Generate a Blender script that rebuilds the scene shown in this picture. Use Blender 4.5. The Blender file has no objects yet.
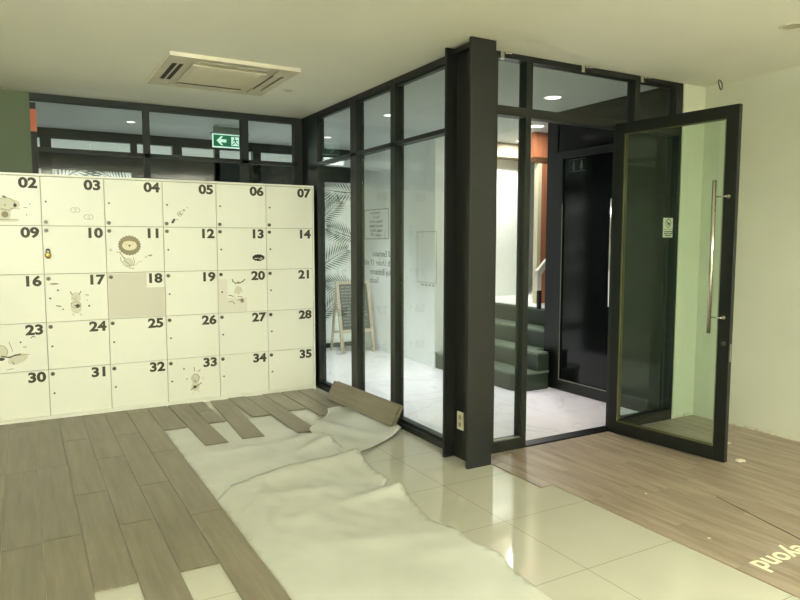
import bpy, bmesh, math, random
from mathutils import Vector, Matrix, noise
from mathutils.geometry import delaunay_2d_cdt
random.seed(7)
sc = bpy.context.scene
C = sc.collection
PI = math.pi

# ------------------------------------------------------------------ materials
def lin(c):
    return tuple(((v/255)/12.92 if v/255 <= .04045 else (((v/255)+.055)/1.055)**2.4) for v in c)

def mat(name, rgb, rough=.5, metal=0.0, spec=.5, emit=None, estr=0.0, coat=0.0):
    m = bpy.data.materials.new(name); m.use_nodes = True
    b = m.node_tree.nodes['Principled BSDF']
    b.inputs['Base Color'].default_value = (*lin(rgb), 1)
    b.inputs['Roughness'].default_value = rough
    b.inputs['Metallic'].default_value = metal
    b.inputs['Specular IOR Level'].default_value = spec
    b.inputs['Coat Weight'].default_value = coat
    if emit:
        b.inputs['Emission Color'].default_value = (*lin(emit), 1)
        b.inputs['Emission Strength'].default_value = estr
    return m

def mottled(name, c1, c2, scale=3, rough=.5, bump=0.0, spec=.5, stretch=(1,1,1), detail=5, bscale=None, ramp=(.35,.65)):
    """two related colours mixed by object-space noise, optional bump"""
    m = mat(name, c1, rough, spec=spec); nt = m.node_tree; N = nt.nodes; L = nt.links
    b = N['Principled BSDF']
    tc = N.new('ShaderNodeTexCoord'); mp = N.new('ShaderNodeMapping'); mp.inputs['Scale'].default_value = stretch
    L.new(tc.outputs['Object'], mp.inputs['Vector'])
    n = N.new('ShaderNodeTexNoise'); n.inputs['Scale'].default_value = scale; n.inputs['Detail'].default_value = detail
    L.new(mp.outputs['Vector'], n.inputs['Vector'])
    r = N.new('ShaderNodeValToRGB'); r.color_ramp.elements[0].position = ramp[0]; r.color_ramp.elements[1].position = ramp[1]
    r.color_ramp.elements[0].color = (*lin(c1), 1); r.color_ramp.elements[1].color = (*lin(c2), 1)
    L.new(n.outputs['Fac'], r.inputs['Fac']); L.new(r.outputs['Color'], b.inputs['Base Color'])
    if bump:
        n2 = N.new('ShaderNodeTexNoise'); n2.inputs['Scale'].default_value = bscale or scale*6; n2.inputs['Detail'].default_value = 4
        L.new(mp.outputs['Vector'], n2.inputs['Vector'])
        bp = N.new('ShaderNodeBump'); bp.inputs['Strength'].default_value = bump; bp.inputs['Distance'].default_value = .01
        L.new(n2.outputs['Fac'], bp.inputs['Height']); L.new(bp.outputs['Normal'], b.inputs['Normal'])
    return m

def glass(name, tint, rough=.0, refl=1.0):
    m = bpy.data.materials.new(name); m.use_nodes = True; nt = m.node_tree; N = nt.nodes; L = nt.links
    N.remove(N['Principled BSDF'])
    t = N.new('ShaderNodeBsdfTransparent'); t.inputs['Color'].default_value = (*tint, 1)
    g = N.new('ShaderNodeBsdfGlossy'); g.inputs['Roughness'].default_value = rough
    f = N.new('ShaderNodeLayerWeight'); f.inputs['Blend'].default_value = .5       # Schlick: .04 + .96 (1-cos)^5
    pw = N.new('ShaderNodeMath'); pw.operation = 'POWER'; pw.inputs[1].default_value = 5; L.new(f.outputs['Facing'], pw.inputs[0])
    mu = N.new('ShaderNodeMath'); mu.operation = 'MULTIPLY_ADD'; mu.inputs[1].default_value = .96*refl; mu.inputs[2].default_value = .04*refl
    L.new(pw.outputs[0], mu.inputs[0])
    x = N.new('ShaderNodeMixShader'); L.new(mu.outputs[0], x.inputs[0]); L.new(t.outputs[0], x.inputs[1]); L.new(g.outputs[0], x.inputs[2])
    L.new(x.outputs[0], N['Material Output'].inputs['Surface'])
    return m

def wood(name, c1, c2, c3, rough=.5, spec=.35):
    """grain stretched along Y, each plank island a little different"""
    m = mat(name, c1, rough, spec=spec); nt = m.node_tree; N = nt.nodes; L = nt.links; b = N['Principled BSDF']
    tc = N.new('ShaderNodeTexCoord'); geo = N.new('ShaderNodeNewGeometry')
    add = N.new('ShaderNodeVectorMath'); add.operation = 'MULTIPLY_ADD'
    L.new(geo.outputs['Random Per Island'], add.inputs[0]); add.inputs[1].default_value = (7, 31, 3)
    L.new(tc.outputs['Object'], add.inputs[2])
    mp = N.new('ShaderNodeMapping'); mp.inputs['Scale'].default_value = (14, 1.1, 1); L.new(add.outputs[0], mp.inputs['Vector'])
    n = N.new('ShaderNodeTexNoise'); n.inputs['Scale'].default_value = 1.6; n.inputs['Detail'].default_value = 8; n.inputs['Roughness'].default_value = .62
    L.new(mp.outputs['Vector'], n.inputs['Vector'])
    r = N.new('ShaderNodeValToRGB'); e = r.color_ramp.elements
    e[0].position = .3; e[0].color = (*lin(c2), 1); e[1].position = .72; e[1].color = (*lin(c3), 1)
    k = e.new(.5); k.color = (*lin(c1), 1)
    L.new(n.outputs['Fac'], r.inputs['Fac'])
    # broad patches
    n2 = N.new('ShaderNodeTexNoise'); n2.inputs['Scale'].default_value = 2.2; n2.inputs['Detail'].default_value = 3
    L.new(add.outputs[0], n2.inputs['Vector'])
    mr = N.new('ShaderNodeMapRange'); mr.inputs['To Min'].default_value = .86; mr.inputs['To Max'].default_value = 1.1
    L.new(n2.outputs['Fac'], mr.inputs['Value'])
    mr2 = N.new('ShaderNodeMapRange'); mr2.inputs['To Min'].default_value = .94; mr2.inputs['To Max'].default_value = 1.06
    L.new(geo.outputs['Random Per Island'], mr2.inputs['Value'])
    mm = N.new('ShaderNodeMath'); mm.operation = 'MULTIPLY'; L.new(mr.outputs[0], mm.inputs[0]); L.new(mr2.outputs[0], mm.inputs[1])
    vm = N.new('ShaderNodeVectorMath'); vm.operation = 'SCALE'; L.new(r.outputs['Color'], vm.inputs[0]); L.new(mm.outputs[0], vm.inputs['Scale'])
    L.new(vm.outputs[0], b.inputs['Base Color'])
    bp = N.new('ShaderNodeBump'); bp.inputs['Strength'].default_value = .12; bp.inputs['Distance'].default_value = .004
    L.new(n.outputs['Fac'], bp.inputs['Height']); L.new(bp.outputs['Normal'], b.inputs['Normal'])
    return m

def tile_mat(name, c1, c2, grout, x0, y0, size, rough, g=.0035, veins=None, spec=.5):
    m = mottled(name, c1, c2, 1.3, rough, spec=spec); nt = m.node_tree; N = nt.nodes; L = nt.links; b = N['Principled BSDF']
    src = b.inputs['Base Color'].links[0].from_socket
    tc = N.new('ShaderNodeTexCoord'); sx = N.new('ShaderNodeSeparateXYZ'); L.new(tc.outputs['Object'], sx.inputs[0])
    def line(out, off):
        a = N.new('ShaderNodeMath'); a.operation = 'SUBTRACT'; L.new(out, a.inputs[0]); a.inputs[1].default_value = off - 60*size
        w = N.new('ShaderNodeMath'); w.operation = 'PINGPONG'; L.new(a.outputs[0], w.inputs[0]); w.inputs[1].default_value = size/2
        c = N.new('ShaderNodeMath'); c.operation = 'LESS_THAN'; L.new(w.outputs[0], c.inputs[0]); c.inputs[1].default_value = g/2
        return c
    a, c = line(sx.outputs['X'], x0), line(sx.outputs['Y'], y0)
    mx = N.new('ShaderNodeMath'); mx.operation = 'MAXIMUM'; L.new(a.outputs[0], mx.inputs[0]); L.new(c.outputs[0], mx.inputs[1])
    cm = N.new('ShaderNodeMix'); cm.data_type = 'RGBA'; L.new(mx.outputs[0], cm.inputs[0])
    L.new(src, cm.inputs[6]); cm.inputs[7].default_value = (*lin(grout), 1)
    out = cm.outputs[2]
    if veins:
        n = N.new('ShaderNodeTexNoise'); n.inputs['Scale'].default_value = 1.1; n.inputs['Detail'].default_value = 6; n.inputs['Distortion'].default_value = 1.6
        L.new(tc.outputs['Object'], n.inputs['Vector'])
        r = N.new('ShaderNodeValToRGB'); e = r.color_ramp.elements; e[0].position = .485; e[0].color = (0,0,0,1); e[1].position = .515; e[1].color = (0,0,0,1)
        k = e.new(.5); k.color = (.35,.35,.35,1); L.new(n.outputs['Fac'], r.inputs['Fac'])
        c2_ = N.new('ShaderNodeMix'); c2_.data_type = 'RGBA'; L.new(r.outputs['Color'], c2_.inputs[0]); L.new(out, c2_.inputs[6]); c2_.inputs[7].default_value = (*lin(veins), 1)
        out = c2_.outputs[2]
    L.new(out, b.inputs['Base Color'])
    return m

M = {}
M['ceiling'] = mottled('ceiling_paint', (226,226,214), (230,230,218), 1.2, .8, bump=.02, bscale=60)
M['wall'] = mottled('white_wall_paint', (211,213,198), (217,219,204), 1.5, .62, bump=.03, bscale=50)
M['wall_in'] = mottled('inner_wall_paint', (226,230,226), (233,236,232), 1.5, .5, bump=.02, bscale=50)
M['rough_white'] = mottled('scraped_plaster', (196,192,170), (228,224,206), 30, .85, bump=.4)
M['green'] = mottled('olive_green_paint', (70,84,54), (76,90,58), 2, .6)
M['frame'] = mottled('black_painted_steel', (11,17,14), (15,20,17), 6, .42, spec=.5)
M['frame2'] = mottled('dark_grey_green_steel', (30,35,31), (35,41,36), 6, .75)
M['column'] = mottled('column_black_paint', (17,20,18), (21,24,21), 2.5, .5, bump=.03)
M['tile'] = tile_mat('glossy_cream_tile', (180,179,163), (188,187,171), (134,133,114), 2.2, 2.13, .6, .07, spec=.85)
M['tile_in'] = tile_mat('white_polished_marble_tile', (228,224,226), (236,232,234), (196,192,196), 2.75, 3.70, .6, .16, veins=(186,184,190))
M['plank'] = wood('olive_brown_vinyl_plank', (121,114,96), (110,103,86), (132,126,108), .42)
M['plank_r'] = wood('tan_vinyl_plank', (143,129,112), (118,104,90), (166,152,134), .34)
M['plank_edge'] = mat('plank_core', (62,58,44), .7)
M['sheet'] = mottled('translucent_white_underlay', (182,184,172), (195,197,186), 2.2, .5, bump=.06, bscale=9, spec=.4)
M['locker'] = mottled('cream_locker_laminate', (231,233,217), (235,237,221), 1.2, .38, spec=.35)
M['locker_gap'] = mat('locker_dark_gap', (150,150,118), .7)
M['ink'] = mat('dark_olive_print', (62,62,42), .6)
M['ink2'] = mat('grey_brown_print', (142,134,104), .7)
M['ink3'] = mat('pale_grey_print', (208,208,184), .7)
M['black'] = mat('black_vinyl', (38,38,30), .6)
M['cream'] = mat('cream_print', (226,220,186), .6)
M['beige'] = mat('beige_patch', (207,205,187), .5)
M['pinkbeige'] = mat('faint_pink_patch', (223,222,205), .5)
M['steel'] = mat('brushed_steel', (190,188,175), .25, 1.0)
M['darksteel'] = mat('dull_steel', (110,108,96), .35, 1.0)
M['brass'] = mat('brass', (176,152,80), .35, 1.0)
M['chrome'] = mat('chrome', (225,222,210), .14, 1.0)
M['yellow'] = mat('yellow_sealant', (76,74,42), .5)
M['grey_glaze'] = mat('grey_glazing_bead', (120,122,108), .5)
M['orange'] = mottled('orange_paint', (160,84,52), (172,92,58), 5, .6)
M['wood_or'] = mottled('orange_brown_veneer', (190,124,88), (176,112,78), 3, .45, stretch=(8,8,1))
M['brown'] = mat('brown_frame', (84,58,34), .5)
M['taupe'] = mat('taupe_wall', (118,104,84), .7)
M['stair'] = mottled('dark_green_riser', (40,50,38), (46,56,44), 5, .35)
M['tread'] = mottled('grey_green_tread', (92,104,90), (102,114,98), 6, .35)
M['blackglass'] = mat('back_painted_black_glass', (12,14,14), .10, spec=.3)
M['blackdoor'] = mat('black_satin_door', (9,10,11), .35)
M['ac'] = mottled('yellowed_plastic', (192,187,165), (198,193,171), 3, .45)
M['ac_dark'] = mat('dark_slot', (48,42,28), .8)
M['ac_mid'] = mat('tan_louvre', (160,148,112), .6)
M['film'] = mottled('frosted_white_film', (216,224,218), (226,232,226), 1.5, .6)
_n = M['film'].node_tree; _t = _n.nodes.new('ShaderNodeBsdfTranslucent'); _t.inputs['Color'].default_value = (.8,.86,.82,1)
_x = _n.nodes.new('ShaderNodeMixShader'); _x.inputs[0].default_value = .5
_n.links.new(_n.nodes['Principled BSDF'].outputs[0], _x.inputs[1]); _n.links.new(_t.outputs[0], _x.inputs[2]); _n.links.new(_x.outputs[0], _n.nodes['Material Output'].inputs['Surface'])
M['sign_dim'] = mat('dim_grey_outline', (72,78,76), .6)
M['leafprint'] = mat('grey_green_leaf_print', (84,98,92), .6)
M['chalk'] = mottled('chalkboard', (70,78,76), (84,92,90), 8, .7)
M['palewood'] = mat('pale_timber', (196,182,158), .6)
M['paper'] = mat('white_paper', (214,214,204), .6)
M['text_grey'] = mat('grey_lettering', (96,104,98), .6)
M['text_pale'] = mat('pale_grey_outline', (150,156,150), .6)
M['text_floor'] = mat('cream_floor_lettering', (240,236,205), .6)
M['sign_green'] = mat('exit_green', (18,112,72), .4, emit=(18,118,76), estr=.55)
M['sign_white'] = mat('exit_white', (225,245,235), .4, emit=(215,250,235), estr=.75)
M['sign_box'] = mat('sign_housing', (120,132,124), .5)
M['lamp'] = mat('lamp_lens', (255,250,240), .4, emit=(255,250,240), estr=3.5)
M['lamp_added'] = mat('added_lamp_warm', (255,250,225), .4, emit=(255,250,214), estr=5)  # lens of the added panel and spot lamps
M['lamp_off'] = mat('lamp_reflector', (200,196,175), .2, .9)
M['trimring'] = mat('lamp_trim', (216,212,192), .4)
M['outlet'] = mat('ivory_plastic', (205,204,180), .4)
M['rail'] = mat('white_handrail', (240,236,224), .4)
M['debris'] = mottled('plaster_crumbs', (200,196,174), (222,218,200), 40, .9)
M['glass'] = glass('clear_glass', (.90,.93,.915))
M['glass_green'] = glass('green_tinted_glass', (.87,.945,.90))
M['glass_hi'] = glass('clear_transom_glass', (.88,.91,.90), refl=.6)

# ------------------------------------------------------------------ mesh helpers
class MB:
    def __init__(s): s.bm = bmesh.new(); s.mi = 0
    def _tag(s, faces):
        for f in faces: f.material_index = s.mi
    def box(s, x0, x1, y0, y1, z0, z1, bev=0.0, m=None):
        if m is not None: s.mi = m
        t = bmesh.new(); bmesh.ops.create_cube(t, size=1)
        for v in t.verts:
            v.co = Vector(((x0+x1)/2+v.co.x*(x1-x0), (y0+y1)/2+v.co.y*(y1-y0), (z0+z1)/2+v.co.z*(z1-z0)))
        if bev: bmesh.ops.bevel(t, geom=t.edges[:], offset=bev, segments=2, affect='EDGES', profile=.6)
        s.merge(t); return s
    def merge(s, t, mtx=None):
        if mtx is not None: bmesh.ops.transform(t, matrix=mtx, verts=t.verts)
        mp = {}
        for v in t.verts: mp[v] = s.bm.verts.new(v.co)
        for f in t.faces:
            try:
                nf = s.bm.faces.new([mp[v] for v in f.verts]); nf.material_index = s.mi; nf.smooth = f.smooth
            except ValueError: pass
        t.free()
    def cyl(s, p, q, r, seg=16, r2=None, m=None, smooth=True, caps=True):
        if m is not None: s.mi = m
        p, q = Vector(p), Vector(q); d = q-p
        t = bmesh.new(); bmesh.ops.create_cone(t, cap_ends=caps, segments=seg, radius1=r, radius2=r if r2 is None else r2, depth=d.length)
        for f in t.faces: f.smooth = smooth and len(f.verts) == 4
        s.merge(t, Matrix.Translation((p+q)/2) @ d.to_track_quat('Z', 'Y').to_matrix().to_4x4()); return s
    def tube(s, pts, r, seg=8):
        for a, b in zip(pts, pts[1:]): s.cyl(a, b, r, seg)
        for a in pts[1:-1]: s.ball(a, r)
        return s
    def ball(s, c, r, sc_=(1,1,1), seg=12):
        t = bmesh.new(); bmesh.ops.create_uvsphere(t, u_segments=seg, v_segments=max(6, seg//2), radius=r)
        for f in t.faces: f.smooth = True
        s.merge(t, Matrix.Translation(c) @ Matrix.Diagonal((*sc_, 1))); return s
    def prism(s, poly, z0, z1, m=None):
        """vertical extrusion of an XY outline"""
        if m is not None: s.mi = m
        lo = [s.bm.verts.new((x, y, z0)) for x, y in poly]; hi = [s.bm.verts.new((x, y, z1)) for x, y in poly]
        fs = [s.bm.faces.new(hi), s.bm.faces.new(lo[::-1])]
        n = len(poly)
        for i in range(n): fs.append(s.bm.faces.new((lo[i], lo[(i+1) % n], hi[(i+1) % n], hi[i])))
        s._tag(fs); return s
    def poly(s, pts, m=None):
        if m is not None: s.mi = m
        f = s.bm.faces.new([s.bm.verts.new(p) for p in pts]); f.material_index = s.mi; return s
    def build(s, name, mats, parent=None, loc=None):
        me = bpy.data.meshes.new(name); bmesh.ops.recalc_face_normals(s.bm, faces=s.bm.faces[:])
        s.bm.to_mesh(me); s.bm.free()
        for m in (mats if isinstance(mats, (list, tuple)) else [mats]): me.materials.append(M[m])
        o = bpy.data.objects.new(name, me); C.objects.link(o)
        if parent: o.parent = parent; o.matrix_parent_inverse = Matrix.Translation(parent.location).inverted() if parent.rotation_euler.z == 0 else (Matrix.Translation(parent.location) @ parent.rotation_euler.to_matrix().to_4x4()).inverted()
        return o

def empty(name, loc=(0,0,0), parent=None):
    o = bpy.data.objects.new(name, None); o.location = loc; o.empty_display_size = .1; C.objects.link(o)
    return o
def tag(o, label, cat, group=None):
    o['label'] = label; o['category'] = cat
    if group: o['group'] = group
    return o
def struct(o): o['kind'] = 'structure'; return o
def copy_tree(o, parent=None):
    c = o.copy(); C.objects.link(c)
    if parent: c.parent = parent
    for ch in list(o.children): copy_tree(ch, c)
    return c

def text_mesh(s, size, depth=.001, bold=0.0, align='CENTER'):
    cu = bpy.data.curves.new('t', 'FONT'); cu.body = s; cu.size = size; cu.extrude = depth/2; cu.offset = bold
    cu.align_x = align; cu.align_y = 'CENTER'; cu.resolution_u = 3
    o = bpy.data.objects.new('t', cu); C.objects.link(o)
    bpy.context.view_layer.update()
    me = bpy.data.meshes.new_from_object(o.evaluated_get(bpy.context.evaluated_depsgraph_get()))
    bpy.data.objects.remove(o); bpy.data.curves.remove(cu)
    return me
def put_text(name, s, size, mtx, m, parent=None, depth=.001, bold=0.0, align='CENTER'):
    me = text_mesh(s, size, depth, bold, align); me.name = name; me.transform(mtx); me.materials.clear(); me.materials.append(M[m])
    if mtx.determinant() < 0: me.flip_normals()
    o = bpy.data.objects.new(name, me); C.objects.link(o)
    if parent: o.parent = parent; o.matrix_parent_inverse = Matrix.Translation(parent.location).inverted()
    return o
# text standing in the XZ plane facing -Y, at (x, y, z)
def face_mY(x, y, z): return Matrix.Translation((x, y, z)) @ Matrix.Rotation(PI/2, 4, 'X')

H = 2.78           # ceiling height
# ------------------------------------------------------------------ room shell
def shell(name, m, *b):
    q = MB(); q.box(*b); return struct(q.build(name, m))
f = MB(); f.prism([(-3.2,-3.2),(5.01,-3.2),(5.01,3.74),(2.62,3.74),(2.62,6.68),(-3.2,6.68)], -.1, 0)
struct(f.build('floor', 'tile'))
f = MB(); f.prism([(2.62,3.74),(4.69,3.74),(4.69,5.5),(7.6,5.5),(7.6,8.65),(-1.6,8.65),(-1.6,6.68),(2.62,6.68)], -.1, .0)
struct(f.build('floor', 'tile_in'))
shell('floor', 'tile_in', -1.6, 7.6, 8.65, 13.2, -.1, 0)
shell('ceiling', 'ceiling', -3.3, 5.11, -3.3, 6.70, H, H+.1)
f = MB(); f.prism([(2.70,6.70),(2.70,3.70),(5.11,3.70),(5.11,5.3),(7.7,5.3),(7.7,13.2),(-1.7,13.2),(-1.7,6.70)], H+.001, H+.1)
f_in = f
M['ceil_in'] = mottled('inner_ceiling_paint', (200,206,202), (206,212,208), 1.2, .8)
# the ceiling of the main room stops at the glazing, the inner rooms have their own
bpy.data.objects.remove(bpy.data.objects['ceiling'])
f = MB(); f.prism([(-3.3,-3.3),(5.11,-3.3),(5.11,3.70),(2.66,3.70),(2.66,6.72),(-3.3,6.72)], H, H+.1); struct(f.build('ceiling', 'ceiling'))
f_in.bm.free()
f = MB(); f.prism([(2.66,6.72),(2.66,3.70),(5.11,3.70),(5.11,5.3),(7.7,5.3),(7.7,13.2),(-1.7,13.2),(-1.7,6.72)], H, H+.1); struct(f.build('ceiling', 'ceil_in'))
shell('wall_left', 'wall', -3.3, -3.2, -3.3, 6.72, 0, H)
shell('wall_behind', 'wall', -3.2, 5.11, -3.3, -3.2, 0, H)
shell('wall_right', 'wall', 5.01, 5.11, -3.2, 3.672, 0, H)
shell('wall_entrance', 'wall', 4.74, 5.11, 3.672, 3.76, 0, H)
shell('wall_back', 'green', -3.2, .113, 6.68, 6.78, 0, H)
# scraped edge where the skirting has been torn off the right wall
q = MB()
y = -.2
while y < 3.55:
    ln_ = random.uniform(.03,.22); h0 = random.uniform(.008,.03)
    q.box(5.01-random.uniform(.002,.009), 5.012, y, min(y+ln_, 3.59), 0, h0, .002)
    if random.random() < .4: q.box(5.003, 5.012, y+ln_*.3, min(y+ln_*.3+.03, 3.59), 0, h0+.02, .002)
    y += ln_+random.choice((-.01,-.01,.03,.08))
for i in range(6):
    x = 4.76+i*.04; q.box(x, x+.035, 3.664, 3.673, 0, random.uniform(.01,.035))
struct(q.build('trim_1', 'rough_white'))

# ------------------------------------------------------------------ window_1 : glazing above the lockers
w1 = struct(empty('window_1', (1.3, 6.72, 0)))
q = MB()
q.box(.113, 2.66, 6.68, 6.76, 2.722, H)
q.box(.157, 2.56, 6.68, 6.76, 2.285, 2.322)
q.box(.113, .160, 6.68, 6.76, 0, 2.70)
for a, b in ((1.040,1.094),(1.968,2.037),(2.525,2.61)): q.box(a, b, 6.68, 6.76, 0, 2.722)
q.build('window_frame', 'frame2', w1)
for a, b in ((.16,1.04),(1.094,1.968),(2.037,2.525)):
    for c, d in ((2.322,2.722),(.02,2.285)):
        q = MB(); q.box(a, b, 6.715, 6.721, c, d); q.build('pane', 'glass_hi', w1)
q = MB(); q.box(.113, .162, 6.668, 6.679, 2.45, 2.64); q.build('orange_tape', 'orange', w1)

# ------------------------------------------------------------------ window_2 : side partition
w2 = struct(empty('window_2', (2.64, 5.1, 0)))
X0, X1 = 2.61, 2.69
q = MB()
q.box(X0, X1, 6.28, 6.68, 0, H)                              # corner post and blank
q.box(X0, X1, 3.80, 6.29, 2.735, H)                          # head
q.box(X0+.02, X1-.02, 3.80, 6.29, 2.718, 2.735)
for a, b in ((5.385,5.505),(4.675,4.755),(3.80,3.965)): q.box(X0, X1, a, b, 0, 2.735)
q.box(X0, X1, 3.80, 6.29, 2.258, 2.290)
q.box(X0-.012, X1, 3.80, 6.29, 0, .040)
q.box(X0+.02, X1, 3.80, 6.29, .040, .062)
q.build('window_frame', 'frame', w2)
for a, b in ((5.505,6.28),(4.755,5.385),(3.965,4.675)):
    q = MB(); q.box(X0+.03, X0+.036, a, b, .062, 2.258); q.build('pane', 'glass', w2)
    q = MB(); q.box(X0+.03, X0+.036, a, b, 2.290, 2.718); q.build('pane', 'glass_hi', w2)
# lettering on the inner face of the glass: readable from the lobby, mirrored from here
def on_glass(y, z, xx=X0+.0375):
    # text plane facing +X: local x -> +Y, local y -> +Z
    return Matrix.Translation((xx, y, z)) @ Matrix(((0,0,1,0),(1,0,0,0),(0,1,0,0),(0,0,0,1)))
for s, y, z in (('All Entrance',4.965,1.395),('Kids Under 1Y old',5.025,1.318),('Buy Entrance',4.995,1.240),('Socks',5.12,1.165)):
    put_text('lettering', s, .074, on_glass(y, z), 'text_grey', w2)
q = MB(); xg = X0+.0375
def rect_outline(q, y0, y1, z0, z1, t, x=xg):
    q.box(x, x+.001, y0, y1, z0, z0+t); q.box(x, x+.001, y0, y1, z1-t, z1)
    q.box(x, x+.001, y0, y0+t, z0+t, z1-t); q.box(x, x+.001, y1-t, y1, z0+t, z1-t)
rect_outline(q, 4.855, 5.30, 1.520, 1.775, .006)
q.build('notice_outline', 'text_grey', w2)
for i, (s, y) in enumerate((('Opening Hours',5.05),('Mon - Fri',5.03),('Weekday 10.00 AM',5.03),('Weekend 10.00 AM',5.03),('Holiday 10.00 AM',5.03),('Last entry 7 PM',5.03))):
    put_text('lettering', s, .030, on_glass(y+.05, 1.745-i*.038), 'text_grey', w2)
q = MB(); rect_outline(q, 4.12, 4.40, 1.190, 1.575, .004)
for i in range(4): q.box(xg, xg+.001, 4.15+i*.05, 4.18+i*.052, 1.168, 1.180)
q.build('notice_outline', 'text_pale', w2)

# ------------------------------------------------------------------ steel column (H section)
col = tag(empty('steel_column', (2.6, 3.65, 0)), 'black painted steel H column standing on the cream tiles at the glass corner', 'column')
q = MB()
q.box(2.50, 2.694, 3.50, 3.522, 0, H-.003); q.box(2.50, 2.694, 3.78, 3.80, 0, H-.003)
q.box(2.585, 2.61, 3.522, 3.78, 0, H-.003)
q.build('shaft', 'column', col)
q = MB(); q.box(2.54, 2.585, 3.523, 3.779, 2.735, 2.765); q.build('cap_plate', 'column', col)
ot = tag(empty('wall_outlet', (2.583, 3.714, .27)), 'ivory double socket plate fixed low on the black steel column', 'power outlet')
q = MB(); q.box(2.576, 2.5848, 3.678, 3.750, .208, .332, .002); q.build('cover_plate', 'outlet', ot)
for z in (.245,.295):
    q = MB(); q.box(2.5745, 2.576, 3.70, 3.728, z-.015, z+.015); q.build('socket', 'ac_mid', ot)
ot.location.y -= .014

# ------------------------------------------------------------------ window_3 : entrance glazing
w3 = struct(empty('window_3', (3.7, 3.72, 0)))
Y0, Y1 = 3.68, 3.76
q = MB()
q.box(2.62, 4.74, Y0, Y1, 2.742, H)
q.box(2.62, 4.74, Y0, Y1, 2.362, 2.425)
q.box(2.694, 2.852, Y0, Y1, 0, 2.742)
q.box(3.100, 3.147, Y0, Y1, 0, 2.362); q.box(3.10, 3.156, Y0, Y1, 2.425, 2.742)
q.box(4.045, 4.10, Y0, Y1, 0, 2.362); q.box(4.18, 4.236, Y0, Y1, 2.425, 2.742)

q.box(4.705, 4.74, Y0, Y1, 0, 2.362); q.box(4.66, 4.74, Y0, Y1, 2.425, 2.742)
q.box(2.852, 3.100, Y0, Y1, 0, .080); q.box(4.10, 4.705, Y0, Y1, 0, .080)
q.build('window_frame', 'frame', w3)
q = MB(); q.box(3.147, 4.045, 3.67, 3.77, 0, .016, .003); q.build('threshold', 'blackdoor', w3)
q = MB(); q.box(2.852, 3.100, Y0+.01, Y0+.03, .080, .088); q.build('glazing_bead', 'grey_glaze', w3)
for a, b, c, d, m in ((2.852,3.100,.08,2.362,'glass'),(4.10,4.705,.08,2.362,'glass'),(2.852,3.100,2.425,2.742,'glass_hi'),(3.156,4.18,2.425,2.742,'glass_hi'),(4.236,4.66,2.425,2.742,'glass_hi')):
    q = MB(); q.box(a, b, 3.71, 3.716, c, d); q.build('pane', m, w3)
# cream notice with round symbol
nt_ = tag(empty('notice_sticker', (4.6500, 3.705, 1.61)), 'small pale notice with a round prohibition symbol stuck on the right entrance pane', 'sign')
q = MB(); q.box(4.5870, 4.7150, 3.7075, 3.7095, 1.535, 1.695); q.build('paper', 'paper', nt_)
q = MB()
def ring(q, cx, cz, r, w, y0, y1, n=28):
    for k in range(n):
        a, b = 2*PI*k/n, 2*PI*(k+1)/n
        P = [(cx+rr*math.cos(t), y, cz+rr*math.sin(t)) for y in (y0, y1) for rr, t in ((r-w,a),(r,a),(r,b),(r-w,b))]
        q.poly(P[:4]); q.poly(P[4:][::-1])
ring(q, 4.6500, 1.650, .036, .006, 3.7070, 3.7074)
q.build('symbol_ring', 'ink', nt_)
q = MB()
q.box(4.6350, 4.6470, 3.7066, 3.7072, 1.646, 1.664); q.box(4.6470, 4.6700, 3.7066, 3.7072, 1.640, 1.656); q.box(4.6400, 4.6550, 3.7066, 3.7072, 1.632, 1.643)
t = bmesh.new(); bmesh.ops.create_cube(t, size=1); q.merge(t, Matrix.Translation((4.6500,3.7064,1.650)) @ Matrix.Rotation(PI/4,4,'Y') @ Matrix.Diagonal((.066,.0006,.005,1)))
q.build('symbol', 'ink', nt_)
q = MB(); q.box(4.5870, 4.7150, 3.7066, 3.7072, 1.600, 1.603)
for z, a, b in ((1.582,4.5980,4.6200),(1.582,4.6260,4.7030),(1.566,4.6000,4.6500),(1.566,4.6560,4.7000),(1.552,4.6100,4.6900)): q.box(a, b, 3.7066, 3.7072, z-.004, z+.004)
q.build('printed_lines', 'ink', nt_)

# small metal clips with a screw end along the head of the facade
def clip(x, lab):
    t = tag(empty('ceiling_clip', (x, 3.665, 2.74)), lab, 'bracket', 'metal clips along the entrance head')
    q = MB(); q.box(x-.016, x+.016, 3.664, 3.679, 2.728, 2.779, .002); q.build('plate', 'chrome', t)
    q = MB(); q.tube([(x+.022,3.667,2.766),(x+.045,3.655,2.770),(x+.07,3.645,2.765)], .006); q.build('screw', 'chrome', t)
clip(2.875, 'small bright metal clip on the black head rail, nearest the steel column')
clip(3.616, 'small bright metal clip on the black head rail above the doorway')
clip(4.238, 'small bright metal clip on the head rail, nearest the white end wall')

# ------------------------------------------------------------------ door_1 : open glass leaf
ang = math.atan2(2.718-3.66, 4.085-3.978)
d1 = struct(empty('door_1', (3.978, 3.66, 0)))
DL, T = .937, .02
def L(mb, name, m, parent=None):       # leaf-local build: x along the leaf, y = thickness, then turned
    o = mb.build(name, m); o.parent = parent or d1; o.matrix_parent_inverse = Matrix.Identity(4); return o
q = MB(); Z0, Z1 = .012, 2.388
q.box(0, .078, -T, T, Z0, Z1, .002); q.box(DL-.082, DL, -T, T, Z0, Z1, .002)
q.box(.078, DL-.082, -T, T, Z0, .105); q.box(.078, DL-.082, -T, T, 2.308, Z1)
L(q, 'door_frame', 'frame')
q = MB(); a, b, c, d = .078, DL-.082, .105, 2.308; t_ = .006
for s in (-1, 1):
    y0, y1 = sorted((s*.0035, s*(T+.0015)))
    q.box(a, a+t_, y0, y1, c, d); q.box(a+t_, b, y0, y1, c, c+t_); q.box(a+t_, b, y0, y1, d-t_, d)
L(q, 'sealant_line', 'yellow')
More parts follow.
